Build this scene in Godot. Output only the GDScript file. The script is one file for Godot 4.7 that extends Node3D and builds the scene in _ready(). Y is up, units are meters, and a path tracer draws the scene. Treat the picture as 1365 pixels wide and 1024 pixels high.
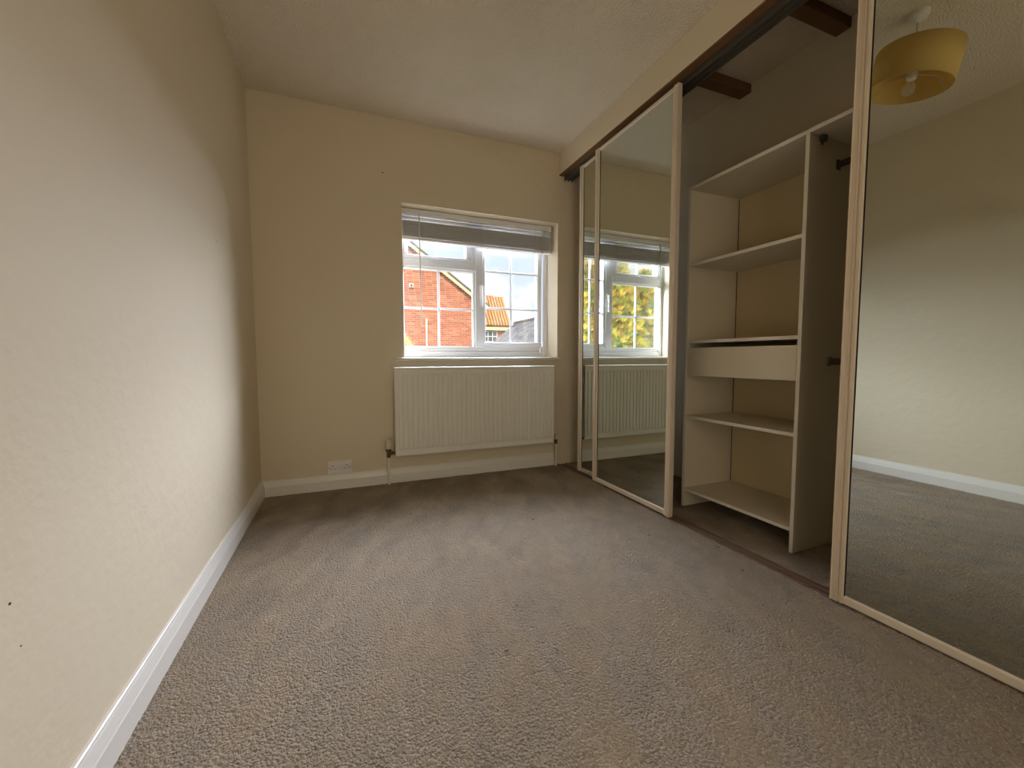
extends Node3D
# Empty bedroom with mirrored sliding wardrobe doors. x: right along the window wall, y: up, z: towards the camera. Window wall inner face at z = 0.

const H := 2.4
const WX := 2.05      # front face of the pelmet
const DX := 2.044     # front face of the front pair of doors
const BX := 2.68      # back of the wardrobe

var M := {}
var used := {}


# ------------------------------------------------------------------ helpers
func numbered(called: String) -> String:
	if not used.has(called):
		used[called] = 0
		return called
	used[called] += 1
	return "%s_%03d" % [called, used[called]]


func sb() -> SurfaceTool:
	var st := SurfaceTool.new()
	st.begin(Mesh.PRIMITIVE_TRIANGLES)
	st.set_smooth_group(-1)
	return st


func done(st: SurfaceTool) -> ArrayMesh:
	st.generate_normals()
	return st.commit()


func obj(called: String, mesh: Mesh, m: Material, parent: Node = null) -> MeshInstance3D:
	var o := MeshInstance3D.new()
	o.mesh = mesh
	o.material_override = m
	if parent == null:
		o.name = numbered(called)
		add_child(o, true)
	else:
		o.name = called
		var k := 0
		while parent.has_node(NodePath(o.name)):
			k += 1
			o.name = "%s_%03d" % [called, k]
		parent.add_child(o, true)
	return o


func thing(called: String, label: String, category: String, at := Vector3.ZERO, group := "") -> Node3D:
	var o := Node3D.new()
	o.name = numbered(called)
	o.position = at
	add_child(o, true)
	tag(o, label, category, group)
	return o


func tag(o: Node, label: String, category: String, group := "") -> void:
	o.set_meta("label", label)
	o.set_meta("category", category)
	if group != "":
		o.set_meta("group", group)


func struct(o: Node, label: String, category: String) -> void:
	tag(o, label, category)
	o.set_meta("kind", "structure")


func tri(st: SurfaceTool, a: Vector3, b: Vector3, c: Vector3, inside: Vector3) -> void:
	# Front faces run clockwise: the triangle is turned to face away from a point inside the solid.
	if (b - a).cross(c - a).dot((a + b + c) / 3.0 - inside) > 0.0:
		var t := b
		b = c
		c = t
	st.add_vertex(a)
	st.add_vertex(b)
	st.add_vertex(c)


func quad(st: SurfaceTool, a: Vector3, b: Vector3, c: Vector3, d: Vector3, inside: Vector3) -> void:
	tri(st, a, b, c, inside)
	tri(st, a, c, d, inside)


func box(st: SurfaceTool, lo: Vector3, hi: Vector3, bev := 0.0, xf := Transform3D.IDENTITY) -> void:
	var c := (lo + hi) / 2.0
	var h := (hi - lo).abs() / 2.0
	bev = minf(bev, minf(h.x, minf(h.y, h.z)) * 0.9)
	var mid := xf * c
	var p := func(sx: float, sy: float, sz: float, k: int) -> Vector3:
		var q := Vector3(sx * h.x, sy * h.y, sz * h.z)
		if bev > 0.0:
			if k != 0: q.x -= sx * bev
			if k != 1: q.y -= sy * bev
			if k != 2: q.z -= sz * bev
		return xf * (c + q)
	for s in [-1.0, 1.0]:
		quad(st, p.call(s, -1, -1, 0), p.call(s, 1, -1, 0), p.call(s, 1, 1, 0), p.call(s, -1, 1, 0), mid)
		quad(st, p.call(-1, s, -1, 1), p.call(1, s, -1, 1), p.call(1, s, 1, 1), p.call(-1, s, 1, 1), mid)
		quad(st, p.call(-1, -1, s, 2), p.call(1, -1, s, 2), p.call(1, 1, s, 2), p.call(-1, 1, s, 2), mid)
	if bev > 0.0:
		for s in [-1.0, 1.0]:
			for t in [-1.0, 1.0]:
				quad(st, p.call(s, t, -1, 0), p.call(s, t, 1, 0), p.call(s, t, 1, 1), p.call(s, t, -1, 1), mid)
				quad(st, p.call(s, -1, t, 0), p.call(s, 1, t, 0), p.call(s, 1, t, 2), p.call(s, -1, t, 2), mid)
				quad(st, p.call(-1, s, t, 1), p.call(1, s, t, 1), p.call(1, s, t, 2), p.call(-1, s, t, 2), mid)
				for u in [-1.0, 1.0]:
					tri(st, p.call(s, t, u, 0), p.call(s, t, u, 1), p.call(s, t, u, 2), mid)


func bx(lo: Vector3, hi: Vector3, bev := 0.0) -> ArrayMesh:
	var st := sb()
	box(st, lo, hi, bev)
	return done(st)


func tube(st: SurfaceTool, path: Array, r: float, n := 10, closed_ends := true) -> void:
	var rings := []
	var up := Vector3.UP
	for i in path.size():
		var d: Vector3
		if i == 0: d = path[1] - path[0]
		elif i == path.size() - 1: d = path[i] - path[i - 1]
		else: d = (path[i] - path[i - 1]).normalized() + (path[i + 1] - path[i]).normalized()
		d = d.normalized()
		var a := d.cross(up if absf(d.dot(up)) < 0.9 else Vector3.RIGHT).normalized()
		var b := d.cross(a).normalized()
		var ring := []
		for k in n:
			var t := TAU * k / n
			ring.append(path[i] + (a * cos(t) + b * sin(t)) * r)
		rings.append(ring)
	st.set_smooth_group(1)
	for i in path.size() - 1:
		var mid: Vector3 = (path[i] + path[i + 1]) / 2.0
		# match the next ring to this one so that turns do not twist the tube
		var best := 0
		var dist := INF
		for k in n:
			var e: float = rings[i][0].distance_to(rings[i + 1][k] - (path[i + 1] - path[i]))
			if e < dist:
				dist = e
				best = k
		var turned := []
		for k in n: turned.append(rings[i + 1][(k + best) % n])
		rings[i + 1] = turned
		for k in n:
			quad(st, rings[i][k], rings[i][(k + 1) % n], rings[i + 1][(k + 1) % n], rings[i + 1][k], mid)
	st.set_smooth_group(-1)
	if closed_ends:
		for e in [0, path.size() - 1]:
			var away: Vector3 = path[1] if e == 0 else path[e - 1]
			for k in n: tri(st, path[e], rings[e][k], rings[e][(k + 1) % n], away)


func lathe(st: SurfaceTool, prof: Array, n := 20, xf := Transform3D.IDENTITY, smooth := true) -> void:
	# prof: Vector2(radius, height) from one end to the other along y
	st.set_smooth_group(1 if smooth else -1)
	for i in prof.size() - 1:
		var a: Vector2 = prof[i]
		var b: Vector2 = prof[i + 1]
		var d := b - a
		for k in n:
			var t0 := TAU * k / n
			var t1 := TAU * (k + 1) / n
			var p := [Vector3(a.x * cos(t0), a.y, a.x * sin(t0)), Vector3(a.x * cos(t1), a.y, a.x * sin(t1)), Vector3(b.x * cos(t1), b.y, b.x * sin(t1)), Vector3(b.x * cos(t0), b.y, b.x * sin(t0))]
			# the outward side is to the right of the profile's direction
			var tm := (t0 + t1) / 2.0
			var m2 := (a + b) / 2.0
			var o := Vector2(d.y, -d.x).normalized()
			var mid := Vector3(m2.x * cos(tm), m2.y, m2.x * sin(tm))
			var ins := xf * (mid - Vector3(o.x * cos(tm), o.y, o.x * sin(tm)) * 0.01)
			if a.x > 1e-5: tri(st, xf * p[0], xf * p[1], xf * p[2], ins)
			if b.x > 1e-5: tri(st, xf * p[0], xf * p[2], xf * p[3], ins)
	st.set_smooth_group(-1)


func prism(st: SurfaceTool, poly: PackedVector2Array, a: Vector3, b: Vector3, ux: Vector3, uy: Vector3) -> void:
	# the outline swept from a to b; ux and uy are its axes
	var cen := Vector2.ZERO
	for q in poly: cen += q / poly.size()
	var idx := Geometry2D.triangulate_polygon(poly)
	var mid := (a + b) / 2.0 + ux * cen.x + uy * cen.y
	for e in [a, b]:
		for i in range(0, idx.size(), 3):
			tri(st, e + ux * poly[idx[i]].x + uy * poly[idx[i]].y, e + ux * poly[idx[i + 1]].x + uy * poly[idx[i + 1]].y, e + ux * poly[idx[i + 2]].x + uy * poly[idx[i + 2]].y, mid)
	var ccw := 0.0
	for i in poly.size(): ccw += poly[i].cross(poly[(i + 1) % poly.size()])
	for i in poly.size():
		var p := poly[i]
		var q := poly[(i + 1) % poly.size()]
		var o := Vector2((q - p).y, -(q - p).x).normalized() * (1.0 if ccw > 0 else -1.0)
		var m2 := (p + q) / 2.0 - o * 0.0005
		var ins := (a + b) / 2.0 + ux * m2.x + uy * m2.y
		quad(st, a + ux * p.x + uy * p.y, a + ux * q.x + uy * q.y, b + ux * q.x + uy * q.y, b + ux * p.x + uy * p.y, ins)


func mat(called: String, c: Color, rough := 0.6, spec := 0.4) -> StandardMaterial3D:
	var m := StandardMaterial3D.new()
	m.resource_name = called
	m.albedo_color = c
	m.roughness = rough
	m.metallic_specular = spec
	M[called] = m
	return m


func noise_tex(freq: float, kind: int, octaves: int, size: int, seed_no: int, cell := 0) -> NoiseTexture2D:
	var n := FastNoiseLite.new()
	n.seed = seed_no
	n.noise_type = kind
	n.frequency = freq
	n.fractal_octaves = octaves
	n.fractal_type = FastNoiseLite.FRACTAL_FBM if octaves > 1 else FastNoiseLite.FRACTAL_NONE
	n.cellular_return_type = cell
	var t := NoiseTexture2D.new()
	t.width = size
	t.height = size
	t.seamless = true
	t.noise = n
	return t


func relief(m: StandardMaterial3D, t: Texture2D, cm: float, per_metre: float) -> void:
	m.heightmap_enabled = true
	m.heightmap_texture = t
	m.heightmap_scale = cm
	m.uv1_triplanar = true
	m.uv1_world_triplanar = true
	m.uv1_scale = Vector3.ONE * per_metre


# ------------------------------------------------------------------ the scene
func _ready() -> void:
	var cam := Camera3D.new()
	cam.name = "camera"
	cam.position = Vector3(0.486, 0.8477, 2.8728)
	cam.rotation = Vector3(-0.0647, -0.3869, -0.0023)
	cam.fov = 85.968
	cam.near = 0.02
	cam.far = 200.0
	add_child(cam)
	cam.current = true

	var env := Environment.new()
	env.tonemap_mode = Environment.TONE_MAPPER_LINEAR
	env.tonemap_exposure = 1.0
	env.background_mode = Environment.BG_SKY
	env.background_energy_multiplier = 1.15
	env.sky = make_sky()
	env.sdfgi_enabled = true
	env.ssao_enabled = true
	env.ssil_enabled = true
	var we := WorldEnvironment.new()
	we.name = "world_environment"
	we.environment = env
	add_child(we)

	var sun := DirectionalLight3D.new()
	sun.name = "sun"
	sun.light_color = Color(1.0, 0.95, 0.86)
	sun.light_energy = 2.1
	sun.light_angular_distance = 0.6
	sun.shadow_enabled = true
	add_child(sun)
	sun.look_at_from_position(Vector3(-3.0, 9.0, 8.0), Vector3(0.5, 0, 0))

	# Two added, unseen fill lamps outside the window, from the right and from above.
	for d in [[Vector2(3.1, 3.2), 205.0, Vector3(3.05, 3.0, -2.35), Vector3(-0.8, -0.55, 0.6)], [Vector2(7.0, 2.8), 110.0, Vector3(2.6, 4.2, -4.2), Vector3(-1.4, -3.3, 4.6)]]:
		var fill_lamp := AreaLight3D.new()
		fill_lamp.name = "added_window_fill"
		fill_lamp.area_size = d[0]
		fill_lamp.light_color = Color(0.88, 0.915, 1.0)
		fill_lamp.light_energy = d[1]
		fill_lamp.area_normalize_energy = true
		fill_lamp.area_range = 30.0
		fill_lamp.shadow_enabled = true
		add_child(fill_lamp, true)
		fill_lamp.look_at_from_position(d[2], d[2] + d[3])

	# Added fill lamp just beyond the doorway, brightening the room from behind the camera.
	var landing := AreaLight3D.new()
	landing.name = "added_rear_fill"
	landing.area_size = Vector2(0.74, 1.94)
	landing.light_color = Color(1.0, 0.95, 0.86)
	landing.light_energy = 1.3
	landing.area_normalize_energy = true
	landing.area_range = 12.0
	landing.shadow_enabled = true
	landing.position = Vector3(0.80, 1.0, 3.80)
	add_child(landing)

	materials()
	shell()
	window()
	wardrobe()
	blind()
	radiator()
	socket()
	pendant()
	outside()


func make_sky() -> Sky:
	var w := 768
	var h := 384
	var im := Image.create(w, h, false, Image.FORMAT_RGBF)
	var n := FastNoiseLite.new()
	n.seed = 11
	n.frequency = 2.4
	n.fractal_octaves = 5
	n.fractal_gain = 0.5
	var puff := FastNoiseLite.new()
	puff.seed = 5
	puff.frequency = 7.0
	puff.fractal_octaves = 4
	for y in h:
		var el := PI * (0.5 - (y + 0.5) / h)
		for x in w:
			var az := TAU * (x + 0.5) / w
			var d := Vector3(cos(el) * sin(az), sin(el), cos(el) * cos(az))
			var up := clampf(d.y, 0.0, 1.0)
			var sky := Color(0.84, 0.93, 1.03).lerp(Color(0.36, 0.56, 0.92), pow(up, 0.8))
			var q := Vector3(d.x, d.y * 2.0, d.z)
			var c := smoothstep(-0.06, 0.10, n.get_noise_3dv(q) + 0.12 - 0.1 * up)
			var g := puff.get_noise_3dv(q)
			var cloud := Color(1.06, 1.05, 1.04) * (1.0 + 0.16 * g)
			sky = sky.lerp(cloud, c)
			if d.y < 0.0: sky = Color(0.22, 0.24, 0.18)
			im.set_pixel(x, y, sky)
	var m := PanoramaSkyMaterial.new()
	m.panorama = ImageTexture.create_from_image(im)
	var s := Sky.new()
	s.sky_material = m
	return s


func materials() -> void:
	var w := mat("wall_paint", Color(0.875, 0.82, 0.71), 0.75, 0.25)
	relief(w, noise_tex(0.02, FastNoiseLite.TYPE_SIMPLEX_SMOOTH, 4, 512, 3), 0.12, 1.3)
	var c := mat("ceiling_paint", Color(0.915, 0.86, 0.775), 0.85, 0.2)
	relief(c, noise_tex(0.045, FastNoiseLite.TYPE_SIMPLEX_SMOOTH, 3, 1024, 8), 0.7, 1.6)
	var k := mat("carpet_pile", Color(1, 1, 1), 1.0, 0.1)
	relief(k, noise_tex(0.05, FastNoiseLite.TYPE_CELLULAR, 2, 1024, 21, FastNoiseLite.RETURN_DISTANCE), -1.1, 2.6)
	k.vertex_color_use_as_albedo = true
	k.rim_enabled = true
	k.rim = 0.25
	k.rim_tint = 0.6
	mat("concrete", Color(0.5, 0.48, 0.45), 0.9)
	mat("gloss_white", Color(0.91, 0.89, 0.845), 0.35, 0.5)
	mat("upvc", Color(0.93, 0.94, 0.95), 0.3, 0.5)
	mat("enamel", Color(0.88, 0.865, 0.81), 0.35, 0.5)
	mat("cream_metal", Color(0.86, 0.80, 0.71), 0.4, 0.5)
	mat("melamine", Color(0.84, 0.80, 0.71), 0.45, 0.4)
	mat("edge_strip", Color(0.88, 0.85, 0.79), 0.45, 0.4)
	mat("hardboard", Color(0.80, 0.73, 0.58), 0.6, 0.3)
	mat("dark_gap", Color(0.10, 0.09, 0.08), 0.8)
	var mi := mat("mirror", Color(0.82, 0.84, 0.81), 0.02)
	mi.metallic = 1.0
	var gl := mat("glass", Color(0.98, 1.0, 0.99, 0.04), 0.0, 0.4)
	gl.transparency = BaseMaterial3D.TRANSPARENCY_ALPHA
	mat("bare_wood", Color(0.47, 0.34, 0.23), 0.7, 0.3)
	relief(M.bare_wood, noise_tex(0.03, FastNoiseLite.TYPE_SIMPLEX, 3, 256, 6), 0.06, 4.0)
	mat("track_brown", Color(0.47, 0.37, 0.30), 0.4, 0.5)
	mat("track_dark", Color(0.30, 0.28, 0.24), 0.5, 0.5)
	mat("socket_grey", Color(0.52, 0.50, 0.46), 0.5, 0.5)
	var br := mat("brass", Color(0.45, 0.37, 0.28), 0.4)
	br.metallic = 0.9
	var cr := mat("dull_chrome", Color(0.45, 0.43, 0.40), 0.3)
	cr.metallic = 1.0
	mat("valve_white", Color(0.83, 0.79, 0.68), 0.4, 0.5)
	mat("plastic_white", Color(0.92, 0.89, 0.86), 0.35, 0.5)
	mat("hole_black", Color(0.03, 0.03, 0.03), 0.7)
	mat("slat_cream", Color(0.92, 0.91, 0.90), 0.45, 0.4)
	mat("cord_white", Color(0.80, 0.78, 0.73), 0.8)
	var sh := mat("shade_yellow", Color(0.94, 0.85, 0.56), 0.8, 0.2)
	sh.backlight_enabled = true
	sh.backlight = Color(0.8, 0.66, 0.32)
	sh.cull_mode = BaseMaterial3D.CULL_DISABLED
	relief(sh, noise_tex(0.12, FastNoiseLite.TYPE_SIMPLEX, 2, 256, 4), 0.05, 9.0)
	var bu := mat("bulb_glass", Color(1, 1, 1, 0.12), 0.0, 0.6)
	bu.transparency = BaseMaterial3D.TRANSPARENCY_ALPHA


# ------------------------------------------------------------------ room
func carpet_mesh(x0: float, x1: float, z0: float, z1: float, step: float, seed_no: int) -> ArrayMesh:
	var nx := int(ceil((x1 - x0) / step)) + 1
	var nz := int(ceil((z1 - z0) / step)) + 1
	var tuft := FastNoiseLite.new()
	tuft.seed = seed_no
	tuft.noise_type = FastNoiseLite.TYPE_SIMPLEX_SMOOTH
	tuft.frequency = 80.0
	tuft.fractal_octaves = 2
	var nap_noise := FastNoiseLite.new()
	nap_noise.seed = seed_no + 1
	nap_noise.frequency = 3.0
	nap_noise.fractal_octaves = 5
	nap_noise.fractal_gain = 0.62
	nap_noise.domain_warp_enabled = true
	nap_noise.domain_warp_frequency = 2.0
	nap_noise.domain_warp_amplitude = 0.25
	var ht := PackedFloat32Array()
	ht.resize(nx * nz)
	var nap := PackedFloat32Array()
	nap.resize(nx * nz)
	for j in nz:
		var z := minf(z0 + j * step, z1)
		for i in nx:
			var x := minf(x0 + i * step, x1)
			var k := j * nx + i
			var u := nap_noise.get_noise_2d(x * 1.5 + z * 0.5, z * 0.8)
			nap[k] = u
			ht[k] = 0.0036 * tuft.get_noise_2d(x, z) + 0.0025 * u - 0.004
	var v := PackedVector3Array()
	v.resize(nx * nz)
	var nn := PackedVector3Array()
	nn.resize(nx * nz)
	var cc := PackedColorArray()
	cc.resize(nx * nz)
	var ix := PackedInt32Array()
	ix.resize((nx - 1) * (nz - 1) * 6)
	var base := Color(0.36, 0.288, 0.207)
	var at := 0
	for j in nz:
		var z := minf(z0 + j * step, z1)
		for i in nx:
			var k := j * nx + i
			v[k] = Vector3(minf(x0 + i * step, x1), ht[k], z)
			var l := ht[k - 1] if i > 0 else ht[k]
			var r := ht[k + 1] if i < nx - 1 else ht[k]
			var b := ht[k - nx] if j > 0 else ht[k]
			var f := ht[k + nx] if j < nz - 1 else ht[k]
			# the pile leans one way or the other from patch to patch
			var lean := clampf(nap[k] * 2.2, -0.5, 0.5)
			nn[k] = Vector3((l - r) / (2.0 * step) + lean * 0.25, 1.0, (b - f) / (2.0 * step) + lean * 0.4).normalized()
			cc[k] = base * (1.0 + 0.38 * clampf(nap[k], -0.5, 0.5))  # light and shade of the nap painted into the pile colour, patch by patch
			if i < nx - 1 and j < nz - 1:
				ix[at] = k; ix[at + 1] = k + 1; ix[at + 2] = k + nx
				ix[at + 3] = k + 1; ix[at + 4] = k + nx + 1; ix[at + 5] = k + nx
				at += 6
	var arr := []
	arr.resize(Mesh.ARRAY_MAX)
	arr[Mesh.ARRAY_VERTEX] = v
	arr[Mesh.ARRAY_NORMAL] = nn
	arr[Mesh.ARRAY_COLOR] = cc
	arr[Mesh.ARRAY_INDEX] = ix
	var m := ArrayMesh.new()
	m.add_surface_from_arrays(Mesh.PRIMITIVE_TRIANGLES, arr)
	return m


func shell() -> void:
	var FZ := 3.6
	var st := sb()
	box(st, Vector3(-0.15, -0.25, -0.28), Vector3(BX + 0.15, -0.016, FZ + 0.15))
	struct(obj("floor", done(st), M.concrete), "floor slab below the fitted carpet", "floor")
	struct(obj("ceiling", bx(Vector3(-0.15, H, -0.28), Vector3(BX + 0.15, H + 0.2, FZ + 0.15)), M.ceiling_paint), "stippled off-white ceiling above the whole room", "ceiling")
	var wl := obj("wall_left", bx(Vector3(-0.15, -0.016, -0.28), Vector3(0, H, FZ + 0.15)), M.wall_paint)
	struct(wl, "long plain cream wall on the left", "wall")
	# the window wall, round its opening
	st = sb()
	box(st, Vector3(0, -0.016, -0.28), Vector3(0.868, H, 0))
	box(st, Vector3(2.041, -0.016, -0.28), Vector3(BX, H, 0))
	box(st, Vector3(0.868, -0.016, -0.28), Vector3(2.041, 0.826, 0))
	box(st, Vector3(0.868, 1.877, -0.28), Vector3(2.041, H, 0))
	var wb := obj("wall_back", done(st), M.wall_paint)
	struct(wb, "cream wall with the window, at the far end of the room", "wall")
	st = sb()
	lathe(st, [Vector2(0.0045, 0), Vector2(0.003, 0.002), Vector2(0, 0.0022)], 8, Transform3D(Basis(Vector3.RIGHT, PI / 2), Vector3(0.752, 2.048, 0)))
	obj("nail_hole", done(st), M.hole_black, wb)
	for q in [[0.471, 2.015, 0.0026], [1.342, 0.746, 0.0025], [0.393, 2.0, 0.0014]]:
		st = sb()
		lathe(st, [Vector2(q[2], 0), Vector2(q[2] * 0.7, 0.0012), Vector2(0, 0.0014)], 8, Transform3D(Basis(Vector3.BACK, -PI / 2), Vector3(0, q[0], q[1])))
		obj("scuff_mark", done(st), M.track_dark, wl)
	struct(obj("wall_right", bx(Vector3(BX, -0.016, -0.28), Vector3(BX + 0.15, H, FZ + 0.15)), M.wall_paint), "cream wall at the back of the wardrobe", "wall")
	# the wall behind the camera; its doorway and landing are added for the fill lamp
	st = sb()
	box(st, Vector3(0, -0.016, FZ), Vector3(0.42, H, FZ + 0.15))
	box(st, Vector3(1.18, -0.016, FZ), Vector3(BX, H, FZ + 0.15))
	box(st, Vector3(0.42, 1.98, FZ), Vector3(1.18, H, FZ + 0.15))
	struct(obj("wall_front", done(st), M.wall_paint), "cream wall behind the camera, with an added open doorway", "wall")
	st = sb()
	for x in [0.35, 1.18]: box(st, Vector3(x, -0.016, FZ - 0.016), Vector3(x + 0.07, 2.05, FZ + 0.002), 0.004)
	box(st, Vector3(0.42, 1.98, FZ - 0.016), Vector3(1.18, 2.05, FZ + 0.002), 0.004)
	struct(obj("added_door_1", done(st), M.gloss_white), "white architrave of the added doorway behind the camera", "doorway")
	st = sb()
	box(st, Vector3(0.0, -0.25, FZ + 0.15), Vector3(1.6, -0.016, FZ + 1.3))
	box(st, Vector3(0.0, H, FZ + 0.15), Vector3(1.6, H + 0.2, FZ + 1.3))
	box(st, Vector3(-0.15, -0.25, FZ + 0.15), Vector3(0.0, H + 0.2, FZ + 1.3))
	box(st, Vector3(1.6, -0.25, FZ + 0.15), Vector3(1.75, H + 0.2, FZ + 1.3))
	box(st, Vector3(-0.15, -0.25, FZ + 1.3), Vector3(1.75, H + 0.2, FZ + 1.45))
	struct(obj("wall_added_landing", done(st), M.wall_paint), "added cream landing walls around the fill lamp beyond the doorway", "wall")
	struct(obj("wall_return", bx(Vector3(2.05, -0.016, 2.76), Vector3(BX, H, FZ)), M.wall_paint), "cream wall closing the near end of the wardrobe", "wall")
	# skirting boards: the profile with its chamfered top
	var prof := PackedVector2Array([Vector2(0, -0.012), Vector2(0.018, -0.012), Vector2(0.018, 0.055), Vector2(0.0165, 0.058), Vector2(0.0105, 0.084), Vector2(0.0085, 0.088), Vector2(0.0085, 0.0925), Vector2(0.006, 0.095), Vector2(0, 0.095)])
	st = sb()
	prism(st, prof, Vector3(0, 0, 0), Vector3(0, 0, FZ), Vector3.RIGHT, Vector3.UP)
	struct(obj("baseboard_left", done(st), M.gloss_white), "white skirting board along the left wall", "skirting board")
	st = sb()
	prism(st, prof, Vector3(0.008, 0, 0), Vector3(2.01, 0, 0), Vector3.BACK, Vector3.UP)
	struct(obj("baseboard_back", done(st), M.gloss_white), "cream skirting board under the window and radiator", "skirting board")
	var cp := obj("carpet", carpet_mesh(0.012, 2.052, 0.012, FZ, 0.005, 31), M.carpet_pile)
	tag(cp, "grey brown fitted carpet with brushed patches across the room", "carpet")
	var frng := RandomNumberGenerator.new()
	frng.seed = 9
	for q in [[0.803, 0.637], [1.622, 0.453], [1.386, 0.957], [1.814, 1.343], [1.013, 1.619], [0.900, 1.808], [1.037, 1.861], [2.012, 1.56], [1.935, 1.746]]:
		st = sb()
		box(st, Vector3(-0.006, -0.0015, -0.002), Vector3(0.006, 0.0015, 0.002), 0.001, Transform3D(Basis(Vector3.UP, frng.randf() * PI), Vector3(q[0], -0.0005, q[1])))
		obj("lint_fleck", done(st), M.track_dark, cp)
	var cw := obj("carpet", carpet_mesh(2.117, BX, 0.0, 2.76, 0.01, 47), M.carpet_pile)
	tag(cw, "shadowed strip of carpet inside the wardrobe behind the floor track", "carpet")


# ------------------------------------------------------------------ window
func window() -> void:
	var w := Node3D.new()
	w.name = "window_1"
	add_child(w, true)
	struct(w, "white plastic double glazed window with glazing bars", "window")
	var F := -0.175   # room side of the frame
	var B := -0.245
	var x0 := 0.868
	var x1 := 2.041
	var y0 := 0.850
	var y1 := 1.877
	# outer frame: four members, and the mullion and transom between the lights
	obj("frame_jamb", bx(Vector3(x0, y0, B), Vector3(0.897, y1, F), 0.004), M.upvc, w)
	obj("frame_jamb", bx(Vector3(2.004, y0, B), Vector3(x1, y1, F), 0.004), M.upvc, w)
	obj("frame_head", bx(Vector3(0.897, 1.848, B), Vector3(2.004, y1, F), 0.004), M.upvc, w)
	var st := sb()
	box(st, Vector3(0.897, y0, B), Vector3(2.004, 0.893, F), 0.004)
	box(st, Vector3(0.897, 0.891, B), Vector3(2.004, 0.918, F - 0.012), 0.006)
	box(st, Vector3(1.476, 0.910, B), Vector3(2.004, 0.934, F - 0.014), 0.003)
	obj("frame_cill", done(st), M.upvc, w)
	st = sb()
	box(st, Vector3(1.428, 0.918, B), Vector3(1.493, 1.848, F), 0.004)
	box(st, Vector3(1.413, 0.918, B + 0.01), Vector3(1.43, 1.50, F - 0.012), 0.005)
	obj("mullion", done(st), M.upvc, w)
	st = sb()
	box(st, Vector3(0.897, 1.503, B), Vector3(1.428, 1.556, F), 0.004)
	box(st, Vector3(0.897, 1.489, B + 0.01), Vector3(1.42, 1.506, F - 0.012), 0.005)
	obj("transom", done(st), M.upvc, w)
	# fixed light on the left: bead, bars, four panes
	var gz := -0.206
	var bar := func(parent: Node3D, lo: Vector2, hi: Vector2) -> void:
		obj("glazing_bar", bx(Vector3(lo.x, lo.y, gz - 0.010), Vector3(hi.x, hi.y, gz + 0.012), 0.005), M.upvc, parent)
	var pane := func(parent: Node3D, lo: Vector2, hi: Vector2) -> void:
		obj("pane", bx(Vector3(lo.x, lo.y, gz - 0.002), Vector3(hi.x, hi.y, gz + 0.002)), M.glass, parent)
	var fl := Node3D.new()
	fl.name = "fixed_light"
	w.add_child(fl, true)
	obj("bead", bx(Vector3(0.894, 0.916, B + 0.01), Vector3(1.414, 0.931, F - 0.016), 0.005), M.upvc, fl)
	bar.call(fl, Vector2(1.143, 0.93), Vector2(1.159, 1.49))
	bar.call(fl, Vector2(0.896, 1.200), Vector2(1.143, 1.216))
	bar.call(fl, Vector2(1.159, 1.200), Vector2(1.414, 1.216))
	pane.call(fl, Vector2(0.896, 0.93), Vector2(1.143, 1.200))
	pane.call(fl, Vector2(1.159, 0.93), Vector2(1.414, 1.200))
	pane.call(fl, Vector2(0.896, 1.216), Vector2(1.143, 1.49))
	pane.call(fl, Vector2(1.159, 1.216), Vector2(1.414, 1.49))
	# top hung opening light
	var tl := Node3D.new()
	tl.name = "top_light"
	w.add_child(tl, true)
	var sash := func(parent: Node3D, lo: Vector2, hi: Vector2, t: float, f: float) -> void:
		obj("sash_rail", bx(Vector3(lo.x, lo.y, B - 0.005), Vector3(hi.x, lo.y + t, f), 0.006), M.upvc, parent)
		obj("sash_rail", bx(Vector3(lo.x, hi.y - t, B - 0.005), Vector3(hi.x, hi.y, f), 0.006), M.upvc, parent)
		obj("sash_stile", bx(Vector3(lo.x, lo.y + t, B - 0.005), Vector3(lo.x + t, hi.y - t, f), 0.006), M.upvc, parent)
		obj("sash_stile", bx(Vector3(hi.x - t, lo.y + t, B - 0.005), Vector3(hi.x, hi.y - t, f), 0.006), M.upvc, parent)
	sash.call(tl, Vector2(0.899, 1.557), Vector2(1.392, 1.847), 0.032, F - 0.006)
	obj("sash_packer", bx(Vector3(1.392, 1.556, B), Vector3(1.428, 1.848, F - 0.010), 0.003), M.upvc, tl)
	bar.call(tl, Vector2(1.134, 1.589), Vector2(1.150, 1.815))
	pane.call(tl, Vector2(0.931, 1.589), Vector2(1.134, 1.815))
	pane.call(tl, Vector2(1.150, 1.589), Vector2(1.360, 1.815))
	st = sb()
	box(st, Vector3(1.085, 1.558, F - 0.004), Vector3(1.165, 1.566, F + 0.012), 0.003)
	box(st, Vector3(1.118, 1.562, F - 0.004), Vector3(1.136, 1.582, F + 0.008), 0.003)
	obj("stay_handle", done(st), M.upvc, tl)
	# side hung casement on the right: six panes
	var ca := Node3D.new()
	ca.name = "casement"
	w.add_child(ca, true)
	sash.call(ca, Vector2(1.478, 0.930), Vector2(1.995, 1.847), 0.036, F - 0.010)
	bar.call(ca, Vector2(1.721, 0.966), Vector2(1.737, 1.811))
	for y in [1.221, 1.504]:
		bar.call(ca, Vector2(1.514, y), Vector2(1.721, y + 0.016))
		bar.call(ca, Vector2(1.737, y), Vector2(1.959, y + 0.016))
	for r in [[0.966, 1.221], [1.237, 1.504], [1.520, 1.811]]:
		pane.call(ca, Vector2(1.514, r[0]), Vector2(1.721, r[1]))
		pane.call(ca, Vector2(1.737, r[0]), Vector2(1.959, r[1]))
	st = sb()
	box(st, Vector3(1.462, 1.335, F - 0.002), Vector3(1.484, 1.40, F + 0.010), 0.004)
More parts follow.
